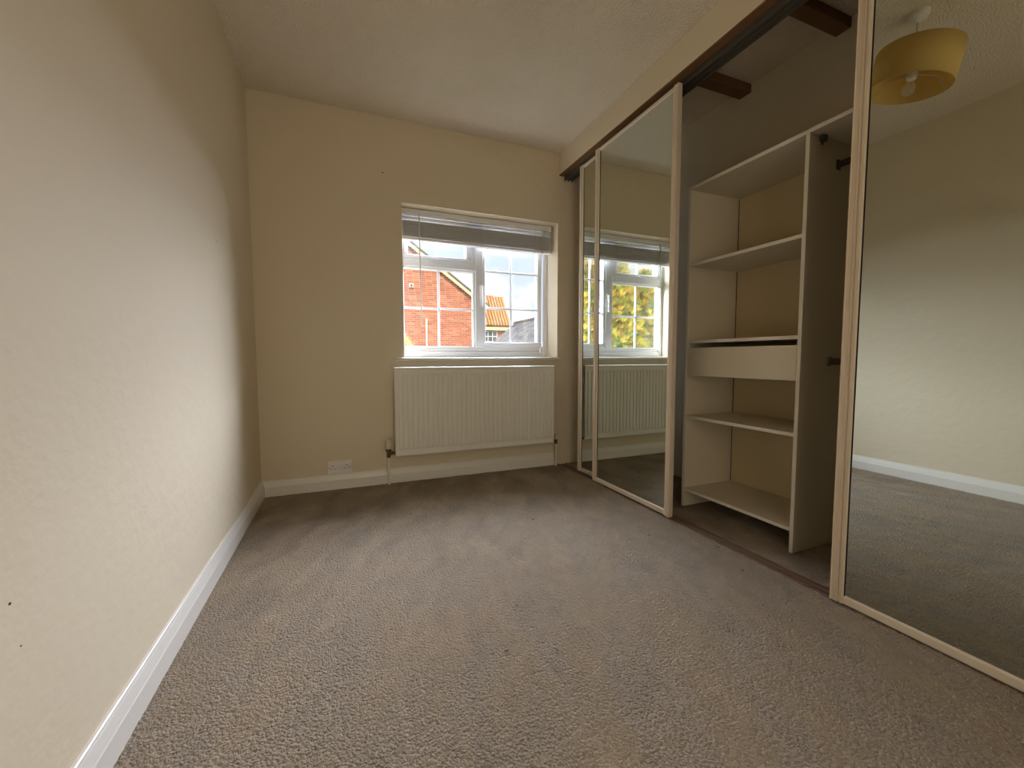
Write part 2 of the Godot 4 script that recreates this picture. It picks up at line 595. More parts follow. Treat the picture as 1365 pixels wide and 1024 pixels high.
	box(st, Vector3(1.464, 1.235, F + 0.010), Vector3(1.480, 1.385, F + 0.028), 0.006)
	tube(st, [Vector3(1.473, 1.372, F), Vector3(1.473, 1.372, F + 0.02)], 0.009)
	obj("window_handle", done(st), M.plastic_white, ca)
	# window board with its rounded nose
	var nose := PackedVector2Array([Vector2(-0.182, 0.826), Vector2(0.020, 0.826), Vector2(0.028, 0.8285), Vector2(0.031, 0.836), Vector2(0.029, 0.844), Vector2(0.022, 0.848), Vector2(-0.182, 0.850)])
	st = sb()
	prism(st, nose, Vector3(0.868, 0, 0), Vector3(2.041, 0, 0), Vector3.BACK, Vector3.UP)
	var horn := PackedVector2Array([Vector2(0.0, 0.826), Vector2(0.020, 0.826), Vector2(0.028, 0.8285), Vector2(0.031, 0.836), Vector2(0.029, 0.844), Vector2(0.022, 0.848), Vector2(0, 0.849)])
	prism(st, horn, Vector3(0.804, 0, 0), Vector3(0.868, 0, 0), Vector3.BACK, Vector3.UP)
	obj("window_board", done(st), M.gloss_white, w)


# ------------------------------------------------------------------ wardrobe
func mirror_door(label: String, x: float, z0: float, z1: float, y0: float, y1: float) -> void:
	var t := thing("mirror_door", label, "wardrobe door", Vector3(x, y0, z0), "sliding mirrored wardrobe doors")
	var w := z1 - z0
	var h := y1 - y0
	# stile outline in plan: outer flat, groove, inner lip; x into the wardrobe, z along the door
	for s in [0, 1]:
		var e := 0.0 if s == 0 else w
		var d := 1.0 if s == 0 else -1.0
		var pl := PackedVector2Array()
		for q in [[0.0, 0.0], [-0.004, 0.0015], [-0.004, 0.003], [0.0, 0.0045], [0.0, 0.019], [-0.004, 0.0205], [-0.004, 0.0225], [0.005, 0.0235], [0.005, 0.027], [0.001, 0.028], [0.001, 0.037], [0.006, 0.040], [0.024, 0.040], [0.024, 0.0]]:
			pl.append(Vector2(q[0], e + d * q[1]))
		var st := sb()
		prism(st, pl, Vector3(0, 0, 0), Vector3(0, h, 0), Vector3.RIGHT, Vector3.BACK)
		obj("stile", done(st), M.cream_metal, t)
	obj("bottom_rail", bx(Vector3(0.001, 0.0, 0.040), Vector3(0.022, 0.030, w - 0.040), 0.004), M.cream_metal, t)
	obj("top_rail", bx(Vector3(0.001, h - 0.022, 0.040), Vector3(0.022, h, w - 0.040), 0.004), M.cream_metal, t)
	for z in [0.0395, w - 0.0425]:
		obj("gasket", bx(Vector3(0.006, 0.028, z), Vector3(0.012, h - 0.020, z + 0.003)), M.hole_black, t)
	obj("mirror_panel", bx(Vector3(0.008, 0.028, 0.038), Vector3(0.013, h - 0.020, w - 0.038)), M.mirror, t)


func wardrobe() -> void:
	# pelmet with its unpainted lower edge, and the tracks
	var p := thing("pelmet", "cream pelmet board above the mirrored doors with bare brown lower edge", "pelmet", Vector3(WX, 2.237, 0))
	obj("board", bx(Vector3(0, 0.004, 0), Vector3(0.042, H - 2.237, 2.76), 0.002), M.wall_paint, p)
	obj("lower_edge", bx(Vector3(0.0005, -0.004, 0), Vector3(0.045, 0.004, 2.76), 0.001), M.bare_wood, p)
	var tt := thing("top_track", "dark metal sliding door track under the pelmet", "track", Vector3(2.06, 2.2, 0.0))
	obj("channel", bx(Vector3(0.035, 0.012, 0), Vector3(0.100, 0.036, 2.76), 0.002), M.track_dark, tt)
	for x in [0.035, 0.066, 0.096]:
		obj("flange", bx(Vector3(x, 0.0, 0), Vector3(x + 0.004, 0.013, 2.76), 0.001), M.track_dark, tt)
	var ft := thing("floor_track", "brown metal double track on the floor beneath the sliding doors", "track", Vector3(2.053, -0.016, 0))
	obj("base", bx(Vector3(0, 0, 0), Vector3(0.064, 0.006, 2.76), 0.002), M.track_brown, ft)
	for x in [0.0, 0.030, 0.060]:
		obj("rib", bx(Vector3(x, 0.005, 0), Vector3(x + 0.004, 0.014, 2.76), 0.001), M.track_brown, ft)
	mirror_door("mirrored sliding door furthest back, mostly hidden behind the next mirrored door", 2.090, 0.24, 0.97, 0.002, 2.207)
	mirror_door("mirrored sliding door reflecting the window, left of the open shelves", DX, 0.508, 1.226, 0.006, 2.193)
	mirror_door("nearest mirrored sliding door, reflecting the pendant lamp and left wall", DX, 2.0, 2.74, 0.002, 2.196)
	# shelf unit
	var FX := 2.258
	var u := thing("shelf_unit", "cream open wardrobe shelving with one drawer front and tall divider panel", "shelving", Vector3(FX, 0, 1.095))
	var D := 0.365
	var panel := func(called: String, lo: Vector3, hi: Vector3) -> void:
		var o := obj(called, bx(lo, hi, 0.0008), M.melamine, u)
		var l := lo
		var h := hi
		h.x = lo.x + 0.0005
		l.x = lo.x - 0.0012
		obj("edging", bx(l, h, 0.0004), M.edge_strip, o)
	panel.call("side_panel", Vector3(0, 0, 0), Vector3(D, 1.752, 0.017))
	panel.call("divider", Vector3(0, 0, 0.617), Vector3(D + 0.03, 1.752, 0.633))
	panel.call("top_shelf", Vector3(0, 1.752, 0), Vector3(D, 1.768, 0.633))
	panel.call("top_shelf", Vector3(0, 1.752, 0.634), Vector3(D + 0.03, 1.768, 1.664))
	for y in [0.092, 0.506, 0.922, 1.340]:
		panel.call("shelf", Vector3(0, y, 0.017), Vector3(D - 0.004, y + 0.0155, 0.617))
	obj("back_panel", bx(Vector3(D - 0.004, 0.05, 0.004), Vector3(D, 1.752, 0.63)), M.hardboard, u)
	for y in [0.108, 0.522, 0.938, 1.356]:
		obj("back_joint", bx(Vector3(D - 0.006, y, 0.017), Vector3(D - 0.004, y + (0.39 if y < 0.2 or y > 1.3 else 0.22 if y < 0.6 else 0.40), 0.020)), M.dark_gap, u)
	var dr := Node3D.new()
	dr.name = "drawer"
	u.add_child(dr, true)
	obj("drawer_front", bx(Vector3(0, 0.745, 0.0185), Vector3(0.016, 0.897, 0.6155), 0.0012), M.melamine, dr)
	var st := sb()
	box(st, Vector3(0.016, 0.755, 0.03), Vector3(0.34, 0.875, 0.04))
	box(st, Vector3(0.016, 0.755, 0.594), Vector3(0.34, 0.875, 0.604))
	box(st, Vector3(0.33, 0.755, 0.04), Vector3(0.34, 0.875, 0.594))
	box(st, Vector3(0.016, 0.755, 0.04), Vector3(0.33, 0.762, 0.594))
	obj("drawer_box", done(st), M.hardboard, dr)
	st = sb()
	box(st, Vector3(0.055, 1.728, 0.6335), Vector3(0.085, 1.752, 0.650), 0.002)
	box(st, Vector3(0.066, 1.716, 0.6335), Vector3(0.076, 1.730, 0.640), 0.002)
	obj("corner_block", done(st), M.track_dark, u)
	# hanging rails in the right compartment, screwed to the divider
	var k := 0
	for y in [1.655, 0.827]:
		var r := thing("hanging_rail", ["dark oval hanging rail high in the right wardrobe compartment", "lower dull grey hanging rail halfway up the right wardrobe compartment"][k], "hanging rail", Vector3(2.44, y, 1.729), "wardrobe hanging rails")
		k += 1
		st = sb()
		box(st, Vector3(-0.007, -0.014, 0.004), Vector3(0.007, 0.014, 1.025), 0.005)
		obj("tube", done(st), M.dull_chrome, r)
		for z in [0.0, 1.021]:
			st = sb()
			box(st, Vector3(-0.013, -0.021, z), Vector3(0.013, 0.021, z + 0.006), 0.003)
			obj("end_socket", done(st), M.track_dark if y > 1.0 else M.socket_grey, r)
	# timber battens under the wardrobe ceiling
	k = 0
	for z in [[1.043, 1.118], [1.553, 1.620]]:
		var b := obj("timber_batten", bx(Vector3(2.092, 2.352, z[0]), Vector3(BX, H, z[1]), 0.003), M.bare_wood)
		tag(b, ["bare brown timber batten under the wardrobe ceiling, behind the window-reflecting door", "bare brown timber batten under the wardrobe ceiling, beside the nearest mirror door"][k], "batten", "timber battens under the wardrobe ceiling")
		k += 1


# ------------------------------------------------------------------ blind
func blind() -> void:
	var t := thing("venetian_blind", "pale slatted blind drawn up at the top of the window", "blind", Vector3(0.880, 1.877, -0.110))
	var L := 1.148
	var st := sb()
	box(st, Vector3(0, -0.040, -0.022), Vector3(L, -0.001, 0.022), 0.003)
	obj("head_rail", done(st), M.slat_cream, t)
	obj("valance", bx(Vector3(0.0, -0.044, 0.022), Vector3(L, -0.008, 0.028), 0.002), M.slat_cream, t)
	var prof := PackedVector2Array([Vector2(-0.025, -0.0025), Vector2(-0.012, 0.0), Vector2(0.0, 0.0008), Vector2(0.012, 0.0), Vector2(0.025, -0.0025), Vector2(0.025, -0.0007), Vector2(0.012, 0.0018), Vector2(0, 0.0026), Vector2(-0.012, 0.0018), Vector2(-0.025, -0.0007)])
	st = sb()
	prism(st, prof, Vector3(0, 0, 0), Vector3(L - 0.006, 0, 0), Vector3.BACK, Vector3.UP)
	var slat := done(st)
	var rng := RandomNumberGenerator.new()
	rng.seed = 4
	var y := -0.056
	for k in 30:
		var s := obj("slat", slat, M.slat_cream, t)
		s.position = Vector3(0.003 + rng.randf_range(-0.0015, 0.0015), y, (-0.003 if k % 3 == 1 else 0.001) + rng.randf_range(-0.0012, 0.0012))
		y -= 0.0145 if k < 2 else 0.0039
	var yb := y - 0.003
	obj("bottom_rail", bx(Vector3(0.002, yb - 0.017, -0.025), Vector3(L - 0.004, yb, 0.025), 0.003), M.slat_cream, t)
	for x in [0.14, 0.575, 1.01]:
		st = sb()
		tube(st, [Vector3(x, -0.044, 0.0265), Vector3(x, yb - 0.012, 0.0265)], 0.0009, 6)
		tube(st, [Vector3(x, yb - 0.0165, 0.012), Vector3(x, yb - 0.022, 0.012)], 0.004, 8)
		obj("ladder_cord", done(st), M.cord_white, t)
	st = sb()
	tube(st, [Vector3(0.115, -0.036, 0.034), Vector3(0.116, -0.5, 0.052), Vector3(0.117, -0.815, 0.060)], 0.0042, 8)
	tube(st, [Vector3(0.115, -0.022, 0.026), Vector3(0.115, -0.036, 0.034)], 0.002, 6)
	obj("tilt_wand", done(st), M.cord_white, t)
	for q in [[1.064, 1.038, 0.955], [1.070, 1.064, 0.912]]:
		st = sb()
		tube(st, [Vector3(q[0], -0.04, 0.030), Vector3(lerpf(q[0], q[1], 0.6), -0.6, 0.052), Vector3(q[1], -q[2], 0.06)], 0.0016, 6)
		var o := obj("lift_cord", done(st), M.cord_white, t)
		st = sb()
		lathe(st, [Vector2(0, -0.040), Vector2(0.006, -0.038), Vector2(0.0072, -0.028), Vector2(0.0055, -0.012), Vector2(0.003, 0.0), Vector2(0, 0.001)], 10, Transform3D(Basis.IDENTITY, Vector3(q[1], -q[2], 0.06)))
		obj("tassel", done(st), M.plastic_white, o)
	st = sb()
	tube(st, [Vector3(1.092, -0.04, 0.030), Vector3(1.095, -0.98, 0.085), Vector3(1.100, -1.024, 0.139), Vector3(1.100, -1.031, 0.1425), Vector3(1.100, -1.085, 0.1425)], 0.0010, 6)
	obj("loose_cord", done(st), M.cord_white, t)


# ------------------------------------------------------------------ radiator
func radiator() -> void:
	var t := thing("radiator", "white ribbed panel radiator with valves, on the wall below the window", "radiator", Vector3(0.786, 0.193, 0.0))
	var W := 1.179
	var Hh := 0.592
	# front panel: pressed flutes fade into plain top and bottom margins
	var xs := [0.0, 0.004, 0.012, 0.014]
	var n := 34
	var pitch := (W - 0.044) / n
	var fx := {}
	for k in n:
		var c := 0.022 + pitch * (k + 0.5)
		for q in [[-0.5, 0.0], [-0.40, 0.0], [-0.26, 1.0], [0.26, 1.0], [0.40, 0.0]]:
			xs.append(c + q[0] * pitch)
			fx[c + q[0] * pitch] = q[1]
	for x in [W - 0.022, W - 0.014, W - 0.012, W - 0.004, W]: xs.append(x)
	var ys := [0.0, 0.004, 0.010, 0.012, 0.040, 0.046, 0.054, Hh - 0.058, Hh - 0.050, Hh - 0.044, Hh - 0.014, Hh - 0.012, Hh - 0.004, Hh]
	var depth := func(x: float, y: float) -> float:
		var edge := minf(minf(x, W - x), minf(y, Hh - y))
		if edge <= 0.0: return 0.090
		if edge <= 0.0045: return 0.1035
		if edge <= 0.0125: return 0.1040
		var f: float = fx.get(x, 0.0)
		var fade := clampf(minf((y - 0.040) / 0.014, (Hh - 0.044 - y) / 0.014), 0.0, 1.0)
		return 0.1005 + 0.0052 * f * fade
	var st := SurfaceTool.new()
	st.begin(Mesh.PRIMITIVE_TRIANGLES)
	st.set_smooth_group(-1)
	for i in xs.size() - 1:
		for j in ys.size() - 1:
			var a := Vector3(xs[i], ys[j], depth.call(xs[i], ys[j]))
			var b := Vector3(xs[i + 1], ys[j], depth.call(xs[i + 1], ys[j]))
			var c := Vector3(xs[i + 1], ys[j + 1], depth.call(xs[i + 1], ys[j + 1]))
			var d := Vector3(xs[i], ys[j + 1], depth.call(xs[i], ys[j + 1]))
			quad(st, a, b, c, d, (a + c) / 2.0 - Vector3(0, 0, 0.2))
	box(st, Vector3(0.0, 0.0, 0.084), Vector3(W, Hh, 0.0905), 0.002)
	obj("front_panel", done(st), M.enamel, t)
	st = sb()
	for k in 58:
		var x := 0.02 + k * (W - 0.04) / 57.0
		box(st, Vector3(x - 0.0006, 0.05, 0.055), Vector3(x + 0.0006, Hh - 0.04, 0.0845))
	var fin := obj("convector_fins", done(st), M.enamel, t)
	fin.set_meta("kind", "stuff")
	for x in [0.16, W - 0.16]:
		obj("wall_bracket", bx(Vector3(x - 0.015, 0.06, 0.0), Vector3(x + 0.015, Hh - 0.06, 0.054), 0.002), M.enamel, t)
	# valves and tails (local x, y)
	var VZ := 0.062
	var vx := 0.746 - 0.786
	st = sb()
	lathe(st, [Vector2(0, 0.119), Vector2(0.014, 0.118), Vector2(0.0185, 0.112), Vector2(0.0195, 0.098), Vector2(0.0165, 0.094), Vector2(0.0165, 0.090), Vector2(0.0195, 0.086), Vector2(0.0195, 0.070), Vector2(0.015, 0.062), Vector2(0.017, 0.058), Vector2(0.017, 0.050), Vector2(0, 0.050)].duplicate(), 20, Transform3D(Basis.IDENTITY, Vector3(vx, 0, VZ)))
	obj("thermostat_head", done(st), M.valve_white, t)
	st = sb()
	lathe(st, [Vector2(0, -0.010), Vector2(0.009, -0.010), Vector2(0.0125, -0.006), Vector2(0.0125, 0.010), Vector2(0.010, 0.012), Vector2(0.010, 0.034), Vector2(0.018, 0.036), Vector2(0.018, 0.046), Vector2(0.012, 0.050), Vector2(0, 0.050)], 8, Transform3D(Basis.IDENTITY, Vector3(vx, 0, VZ)), false)
	tube(st, [Vector3(vx, 0.022, VZ), Vector3(vx + 0.03, 0.022, VZ + 0.01), Vector3(0.004, 0.022, 0.088)], 0.009, 10)
	tube(st, [Vector3(vx + 0.014, 0.022, VZ + 0.005), Vector3(vx + 0.026, 0.022, VZ + 0.009)], 0.0135, 6)
	obj("valve_body", done(st), M.brass, t)
	st = sb()
	tube(st, [Vector3(vx, -0.008, VZ), Vector3(vx, -0.12, VZ), Vector3(vx - 0.001, -0.191, VZ - 0.002)], 0.0072, 12)
	obj("pipe", done(st), M.gloss_white, t)
	var rx := 2.000 - 0.786
	st = sb()
	lathe(st, [Vector2(0, 0.018), Vector2(0.0125, 0.018), Vector2(0.0125, 0.046), Vector2(0.010, 0.058), Vector2(0, 0.060)], 14, Transform3D(Basis.IDENTITY, Vector3(rx, 0, VZ)))
	obj("lockshield_cap", done(st), M.valve_white, t)
	st = sb()
	lathe(st, [Vector2(0, -0.018), Vector2(0.009, -0.018), Vector2(0.012, -0.014), Vector2(0.012, 0.018), Vector2(0, 0.018)], 8, Transform3D(Basis.IDENTITY, Vector3(rx, 0, VZ)), false)
	tube(st, [Vector3(rx, 0.006, VZ), Vector3(W - 0.004, 0.012, 0.086)], 0.009, 10)
	obj("valve_body", done(st), M.brass, t)
	st = sb()
	tube(st, [Vector3(rx, -0.016, VZ), Vector3(rx, -0.191, VZ)], 0.0072, 12)
	obj("pipe", done(st), M.gloss_white, t)


func socket() -> void:
	var t := thing("wall_socket", "white double plug socket on the window wall above the skirting board", "socket", Vector3(0.370, 0.095, 0.0))
	obj("faceplate", bx(Vector3(0, 0, 0), Vector3(0.150, 0.086, 0.009), 0.003), M.plastic_white, t)
	for s in [[0.056, 0], [0.078, 1]]:
		obj("switch_rocker", bx(Vector3(s[0], 0.050, 0.0085), Vector3(s[0] + 0.014, 0.074, 0.0125), 0.002), M.plastic_white, t)
	for c in [0.032, 0.118]:
		obj("pin_slot", bx(Vector3(c - 0.002, 0.049, 0.0085), Vector3(c + 0.002, 0.058, 0.0092)), M.hole_black, t)
		for s in [-1.0, 1.0]:
			obj("pin_slot", bx(Vector3(c + s * 0.011 - 0.0032, 0.032, 0.0085), Vector3(c + s * 0.011 + 0.0032, 0.036, 0.0092)), M.hole_black, t)
	for c in [0.013, 0.137]:
		var st := sb()
		lathe(st, [Vector2(0.0034, 0.0), Vector2(0.0030, 0.0012), Vector2(0, 0.0014)], 10, Transform3D(Basis(Vector3.RIGHT, PI / 2), Vector3(c, 0.043, 0.0085)))
		obj("fixing_screw", done(st), M.dull_chrome, t)


# ------------------------------------------------------------------ pendant lamp
func pendant() -> void:
	var t := thing("pendant_lamp", "ceiling pendant lamp with yellow drum shade, seen in the nearest mirror door", "lamp", Vector3(1.165, H, 1.742))
	var st := sb()
	lathe(st, [Vector2(0.041, 0.0), Vector2(0.041, -0.016), Vector2(0.037, -0.026), Vector2(0.022, -0.028), Vector2(0.010, -0.040), Vector2(0, -0.041)].duplicate(), 28)
	obj("ceiling_rose", done(st), M.plastic_white, t)
	st = sb()
	tube(st, [Vector3(0, -0.038, 0), Vector3(0, -0.235, 0)], 0.0035, 8)
	obj("cord", done(st), M.cord_white, t)
	st = sb()
	lathe(st, [Vector2(0, -0.285), Vector2(0.014, -0.285), Vector2(0.019, -0.280), Vector2(0.019, -0.258), Vector2(0.016, -0.250), Vector2(0.014, -0.232), Vector2(0, -0.228)], 18)
	var holder := obj("lamp_holder", done(st), M.plastic_white, t)
	st = sb()
	lathe(st, [Vector2(0.150, -0.320), Vector2(0.152, -0.320), Vector2(0.154, -0.166), Vector2(0.152, -0.166), Vector2(0.150, -0.320)], 56)
	var sh := obj("lamp_shade", done(st), M.shade_yellow, t)
	st = sb()
	for y in [-0.320, -0.166]:
		var ring := []
		for k in 41: ring.append(Vector3(cos(TAU * k / 40.0) * 0.152, y, sin(TAU * k / 40.0) * 0.152))
		tube(st, ring, 0.0022, 6, false)
	obj("rim", done(st), M.shade_yellow, sh)
	st = sb()
	for k in 3:
		var a := TAU * k / 3.0 + 0.5
		tube(st, [Vector3(cos(a) * 0.02, -0.262, sin(a) * 0.02), Vector3(cos(a) * 0.10, -0.262, sin(a) * 0.10), Vector3(cos(a) * 0.150, -0.315, sin(a) * 0.150)], 0.0015, 6)
	obj("spider", done(st), M.plastic_white, sh)
	st = sb()
	lathe(st, [Vector2(0, -0.352), Vector2(0.012, -0.350), Vector2(0.022, -0.341), Vector2(0.0255, -0.328), Vector2(0.023, -0.313), Vector2(0.015, -0.298), Vector2(0.012, -0.290), Vector2(0.012, -0.280)], 24)
	var bulb := obj("bulb", done(st), M.bulb_glass, t)
	# the whole fitting hangs askew from the end of its cord
	var lean := Basis(Vector3(0.908, 0, 0.419), 0.19)
	var pivot := Vector3(0, -0.225, 0)
	for o in [holder, sh, bulb]:
		o.transform = Transform3D(lean, pivot - lean * pivot)


# ------------------------------------------------------------------ outside
func multi(called: String, mesh: Mesh, m: Material, where: Array, tints: Array, parent: Node) -> MultiMeshInstance3D:
	var mm := MultiMesh.new()
	mm.transform_format = MultiMesh.TRANSFORM_3D
	mm.use_colors = true
	mm.mesh = mesh
	mm.instance_count = where.size()
	for i in where.size():
		mm.set_instance_transform(i, where[i])
		mm.set_instance_color(i, tints[i])
	var o := MultiMeshInstance3D.new()
	o.multimesh = mm
	o.material_override = m
	o.name = called
	parent.add_child(o, true)
	o.set_meta("kind", "stuff")
	return o


func outside() -> void:
	var rng := RandomNumberGenerator.new()
	rng.seed = 77
	mat("lawn", Color(0.36, 0.42, 0.24), 1.0, 0.1)
	mat("mortar", Color(0.86, 0.76, 0.66), 0.95, 0.1)
	var bk := mat("brick_faces", Color(1, 1, 1), 0.9, 0.15)
	bk.vertex_color_use_as_albedo = true
	mat("barge_cream", Color(0.93, 0.86, 0.66), 0.6, 0.3)
	mat("tile_grey", Color(0.42, 0.40, 0.40), 0.85, 0.2)
	mat("white_gloss_out", Color(0.92, 0.92, 0.90), 0.5, 0.4)
	mat("dark_pane", Color(0.22, 0.26, 0.30), 0.1, 0.6)
	mat("pantile_bed", Color(0.40, 0.22, 0.15), 0.95, 0.1)
	mat("brick_red", Color(0.72, 0.42, 0.33), 0.9, 0.15)
	struct(obj("ground", bx(Vector3(-40, -2.95, -60), Vector3(45, -2.75, -0.4)), M.lawn), "garden lawn below the window", "ground")

	# gable house opposite
	var h := thing("brick_house", "red brick gable end with cream verge boards, through the left panes", "house", Vector3(0.55, -2.75, -12.5))
	var g := -2.75
	var hw := 4.85
	var ey := 5.70     # eaves height above the ground
	var ay := 9.22     # apex
	var outline := PackedVector2Array([Vector2(-hw, 0), Vector2(hw, 0), Vector2(hw, ey), Vector2(0, ay), Vector2(-hw, ey)])
	var st := sb()
	prism(st, outline, Vector3(0, 0, -8.0), Vector3(0, 0, -0.012), Vector3.RIGHT, Vector3.UP)
	var wall := obj("wall", done(st), M.mortar, h)
	var where := []
	var tints := []
	var row := 0
	var y := 1.5
	while y < ay:
		var half := hw if y + 0.065 < ey else (ay - y - 0.065) * hw / (ay - ey)
		var x := -half + (0.0 if row % 2 == 0 else -0.1125)
		while x < half:
			var a := maxf(x, -half)
			var b := minf(x + 0.215, half)
			if b - a > 0.03:
				where.append(Transform3D(Basis.from_scale(Vector3((b - a) / 0.215, 1, 1)), Vector3((a + b) / 2.0, y + 0.0325, rng.randf_range(-0.003, 0.003))))
				var v := rng.randf_range(0.82, 1.12)
				var c := Color(0.50, 0.18, 0.10) if rng.randf() < 0.72 else Color(0.58, 0.27, 0.16)
				if rng.randf() < 0.05: c = Color(0.38, 0.15, 0.10)
				tints.append(Color(c.r * v, c.g * v, c.b * v))
			x += 0.225
		y += 0.075
		row += 1
	multi("bricks", bx(Vector3(-0.1075, -0.0325, -0.03), Vector3(0.1075, 0.0325, 0.0), 0.004), bk, where, tints, wall)
	var sl := Vector2(hw, ey - ay).normalized()
	for s in [-1.0, 1.0]:
		st = sb()
		var o := Vector2(0, ay)
		var e := Vector2(hw + 0.35, ay - (hw + 0.35) * (ay - ey) / hw)
		var nrm := Vector2(-sl.y, sl.x)
		var pl := PackedVector2Array()
		for q in [o, e, e - nrm * 0.12, o - Vector2(0, 0.12 / nrm.y)]: pl.append(Vector2(q.x * s, q.y + 0.1))
		prism(st, pl, Vector3(0, 0, 0.10), Vector3(0, 0, 0.14), Vector3.RIGHT, Vector3.UP)
		obj("verge_board", done(st), M.barge_cream, h)
		st = sb()
		pl = PackedVector2Array()
		for q in [o, e, e + nrm * 0.06, o + Vector2(0, 0.06 / nrm.y)]: pl.append(Vector2(q.x * s, q.y + 0.1))
		prism(st, pl, Vector3(0, 0, -8.1), Vector3(0, 0, 0.17), Vector3.RIGHT, Vector3.UP)
		obj("roof_slope", done(st), M.tile_grey, h)
	var vent := obj("wall_vent", bx(Vector3(2.19, 6.12, 0), Vector3(2.34, 6.27, 0.05), 0.01), M.white_gloss_out, h)
	st = sb()
	tube(st, [Vector3(2.265, 6.195, 0.05), Vector3(2.265, 6.195, 0.075)], 0.042, 14)
	obj("vent_outlet", done(st), M.tile_grey, vent)
	st = sb()
	tube(st, [Vector3(2.787, 0.0, 0.08), Vector3(2.787, 5.023, 0.08)], 0.036, 12)
	obj("waste_pipe", done(st), M.white_gloss_out, h)

	# far house with orange pantiles
	var f := thing("pantile_house", "distant house with orange pantile roof and white window", "house", Vector3(9.2, g, -24.3))
	st = sb()
	box(st, Vector3(-3.0, 0, -4.0), Vector3(2.0, 5.55, 0.0))
	obj("wall", done(st), M.brick_red, f)
	obj("eaves_board", bx(Vector3(-3.1, 5.46, 0.0), Vector3(2.16, 5.74, 0.26), 0.01), M.barge_cream, f)
	var ex := 2.17
	var e0 := Vector3(0, 5.77, 0.32)     # eave line of the slope
	var r0 := Vector3(0, 7.90, -1.25)    # ridge line
	st = sb()
	prism(st, PackedVector2Array([Vector2(0.32, 5.73), Vector2(-1.25, 7.86), Vector2(-2.82, 5.73)]), Vector3(-3.1, 0, 0), Vector3(ex, 0, 0), Vector3.BACK, Vector3.UP)
	var roof := obj("roof", done(st), M.pantile_bed, f)
	var tile := sb()
	var pr := PackedVector2Array()
	for k in 9: pr.append(Vector2(cos(PI * k / 8.0) * 0.07, sin(PI * k / 8.0) * 0.10))
	prism(tile, pr, Vector3(0, 0, 0), Vector3(0, 0, -0.36), Vector3.RIGHT, Vector3.UP)
	var tm := done(tile)
	var pan := mat("pantile", Color(1, 1, 1), 0.85, 0.2)
	pan.vertex_color_use_as_albedo = true
	where = []
	tints = []
	var along := (r0 - e0).normalized()
	var nor := Vector3.RIGHT.cross(along).normalized()
	if nor.y < 0: nor = -nor
	var bas := Basis(Vector3.RIGHT, nor, -along)
	var rows := 8
	for j in rows:
		for k in 25:
			where.append(Transform3D(bas.rotated(Vector3.RIGHT, 0.02), e0 + along * (0.33 * j) + Vector3(-3.05 + k * 0.212 + 0.05, 0, 0) + nor * 0.01))
			var v := rng.randf_range(0.85, 1.15)
			tints.append(Color(0.62 * v, 0.30 * v, 0.12 * v))
	multi("pantiles", tm, pan, where, tints, roof)
	st = sb()
	tube(st, [r0 + Vector3(-3.1, 0, 0), r0 + Vector3(ex, 0, 0)], 0.1, 10)
	tube(st, [r0 + Vector3(0.82, 0.06, 0), r0 + Vector3(1.35, 0.06, 0)], 0.09, 8)
	obj("ridge", done(st), M.brick_red, roof)
	var wn := obj("window_frame", bx(Vector3(0.2, 4.3, 0.0), Vector3(1.24, 5.42, 0.06), 0.01), M.white_gloss_out, f)
	for i in 3:
		for j in 3:
			obj("pane", bx(Vector3(0.26 + i * 0.325, 4.36 + j * 0.355, 0.055), Vector3(0.53 + i * 0.325, 4.66 + j * 0.355, 0.065)), M.dark_pane, wn)

	# low roof with small grey tiles
	var lr := thing("grey_roof", "low outbuilding with small grey roof tiles in the lower right panes", "outbuilding", Vector3(5.85, g, -7.2))
	st = sb()
	prism(st, PackedVector2Array([Vector2(-1.45, 0), Vector2(1.45, 0), Vector2(1.45, 3.50), Vector2(0, 4.70), Vector2(-1.45, 3.50)]), Vector3(0, 0, -2.7), Vector3(0, 0, 2.7), Vector3.RIGHT, Vector3.UP)
	obj("wall", done(st), M.brick_red, lr)
	st = sb()
	prism(st, PackedVector2Array([Vector2(-1.7, 3.31), Vector2(0, 4.72), Vector2(1.7, 3.31), Vector2(1.7, 3.24), Vector2(0, 4.65), Vector2(-1.7, 3.24)]), Vector3(0, 0, -2.8), Vector3(0, 0, 2.8), Vector3.RIGHT, Vector3.UP)
	var deck := obj("roof", done(st), M.tile_grey, lr)
	where = []
	tints = []
	var sm := mat("grey_tile", Color(1, 1, 1), 0.8, 0.2)
	sm.vertex_color_use_as_albedo = true
	for s in [-1.0, 1.0]:
		var up := Vector3(-s * 1.7, 1.41, 0).normalized()
		var no := Vector3(s * 1.41, 1.7, 0).normalized()
		var tb := Basis(Vector3.BACK, no, up.rotated(Vector3.BACK, 0.04 * s)).orthonormalized()
		for j in 20:
			for k in 34:
				var z := -2.78 + k * 0.166 + (0.083 if j % 2 else 0.0)
				if z > 2.7: continue
				where.append(Transform3D(tb, Vector3(s * 1.7, 3.33, z) + up * (0.108 * j) + no * 0.008))
				var v := rng.randf_range(0.6, 1.25)
				tints.append(Color(0.22 * v, 0.235 * v, 0.275 * v))
	multi("roof_tiles", bx(Vector3(0, -0.008, 0), Vector3(0.158, 0.008, 0.16), 0.003), sm, where, tints, deck)
	st = sb()
	tube(st, [Vector3(0, 4.72, -2.8), Vector3(0, 4.72, 2.8)], 0.07, 10)
	obj("ridge", done(st), M.tile_grey, deck)

	# furthest roof
	var d := thing("distant_house", "furthest house showing only a pale grey roof slope behind the tiled outbuilding", "house", Vector3(19.0, g, -30))
	obj("wall", bx(Vector3(-3.4, 0, -1.1), Vector3(3.4, 6.5, 0)), M.brick_red, d)
	st = sb()
	prism(st, PackedVector2Array([Vector2(-3.9, 6.35), Vector2(0, 8.65), Vector2(3.9, 6.35)]), Vector3(0, 0, -1.2), Vector3(0, 0, 0.3), Vector3.RIGHT, Vector3.UP)
	obj("roof", done(st), M.tile_grey, d)

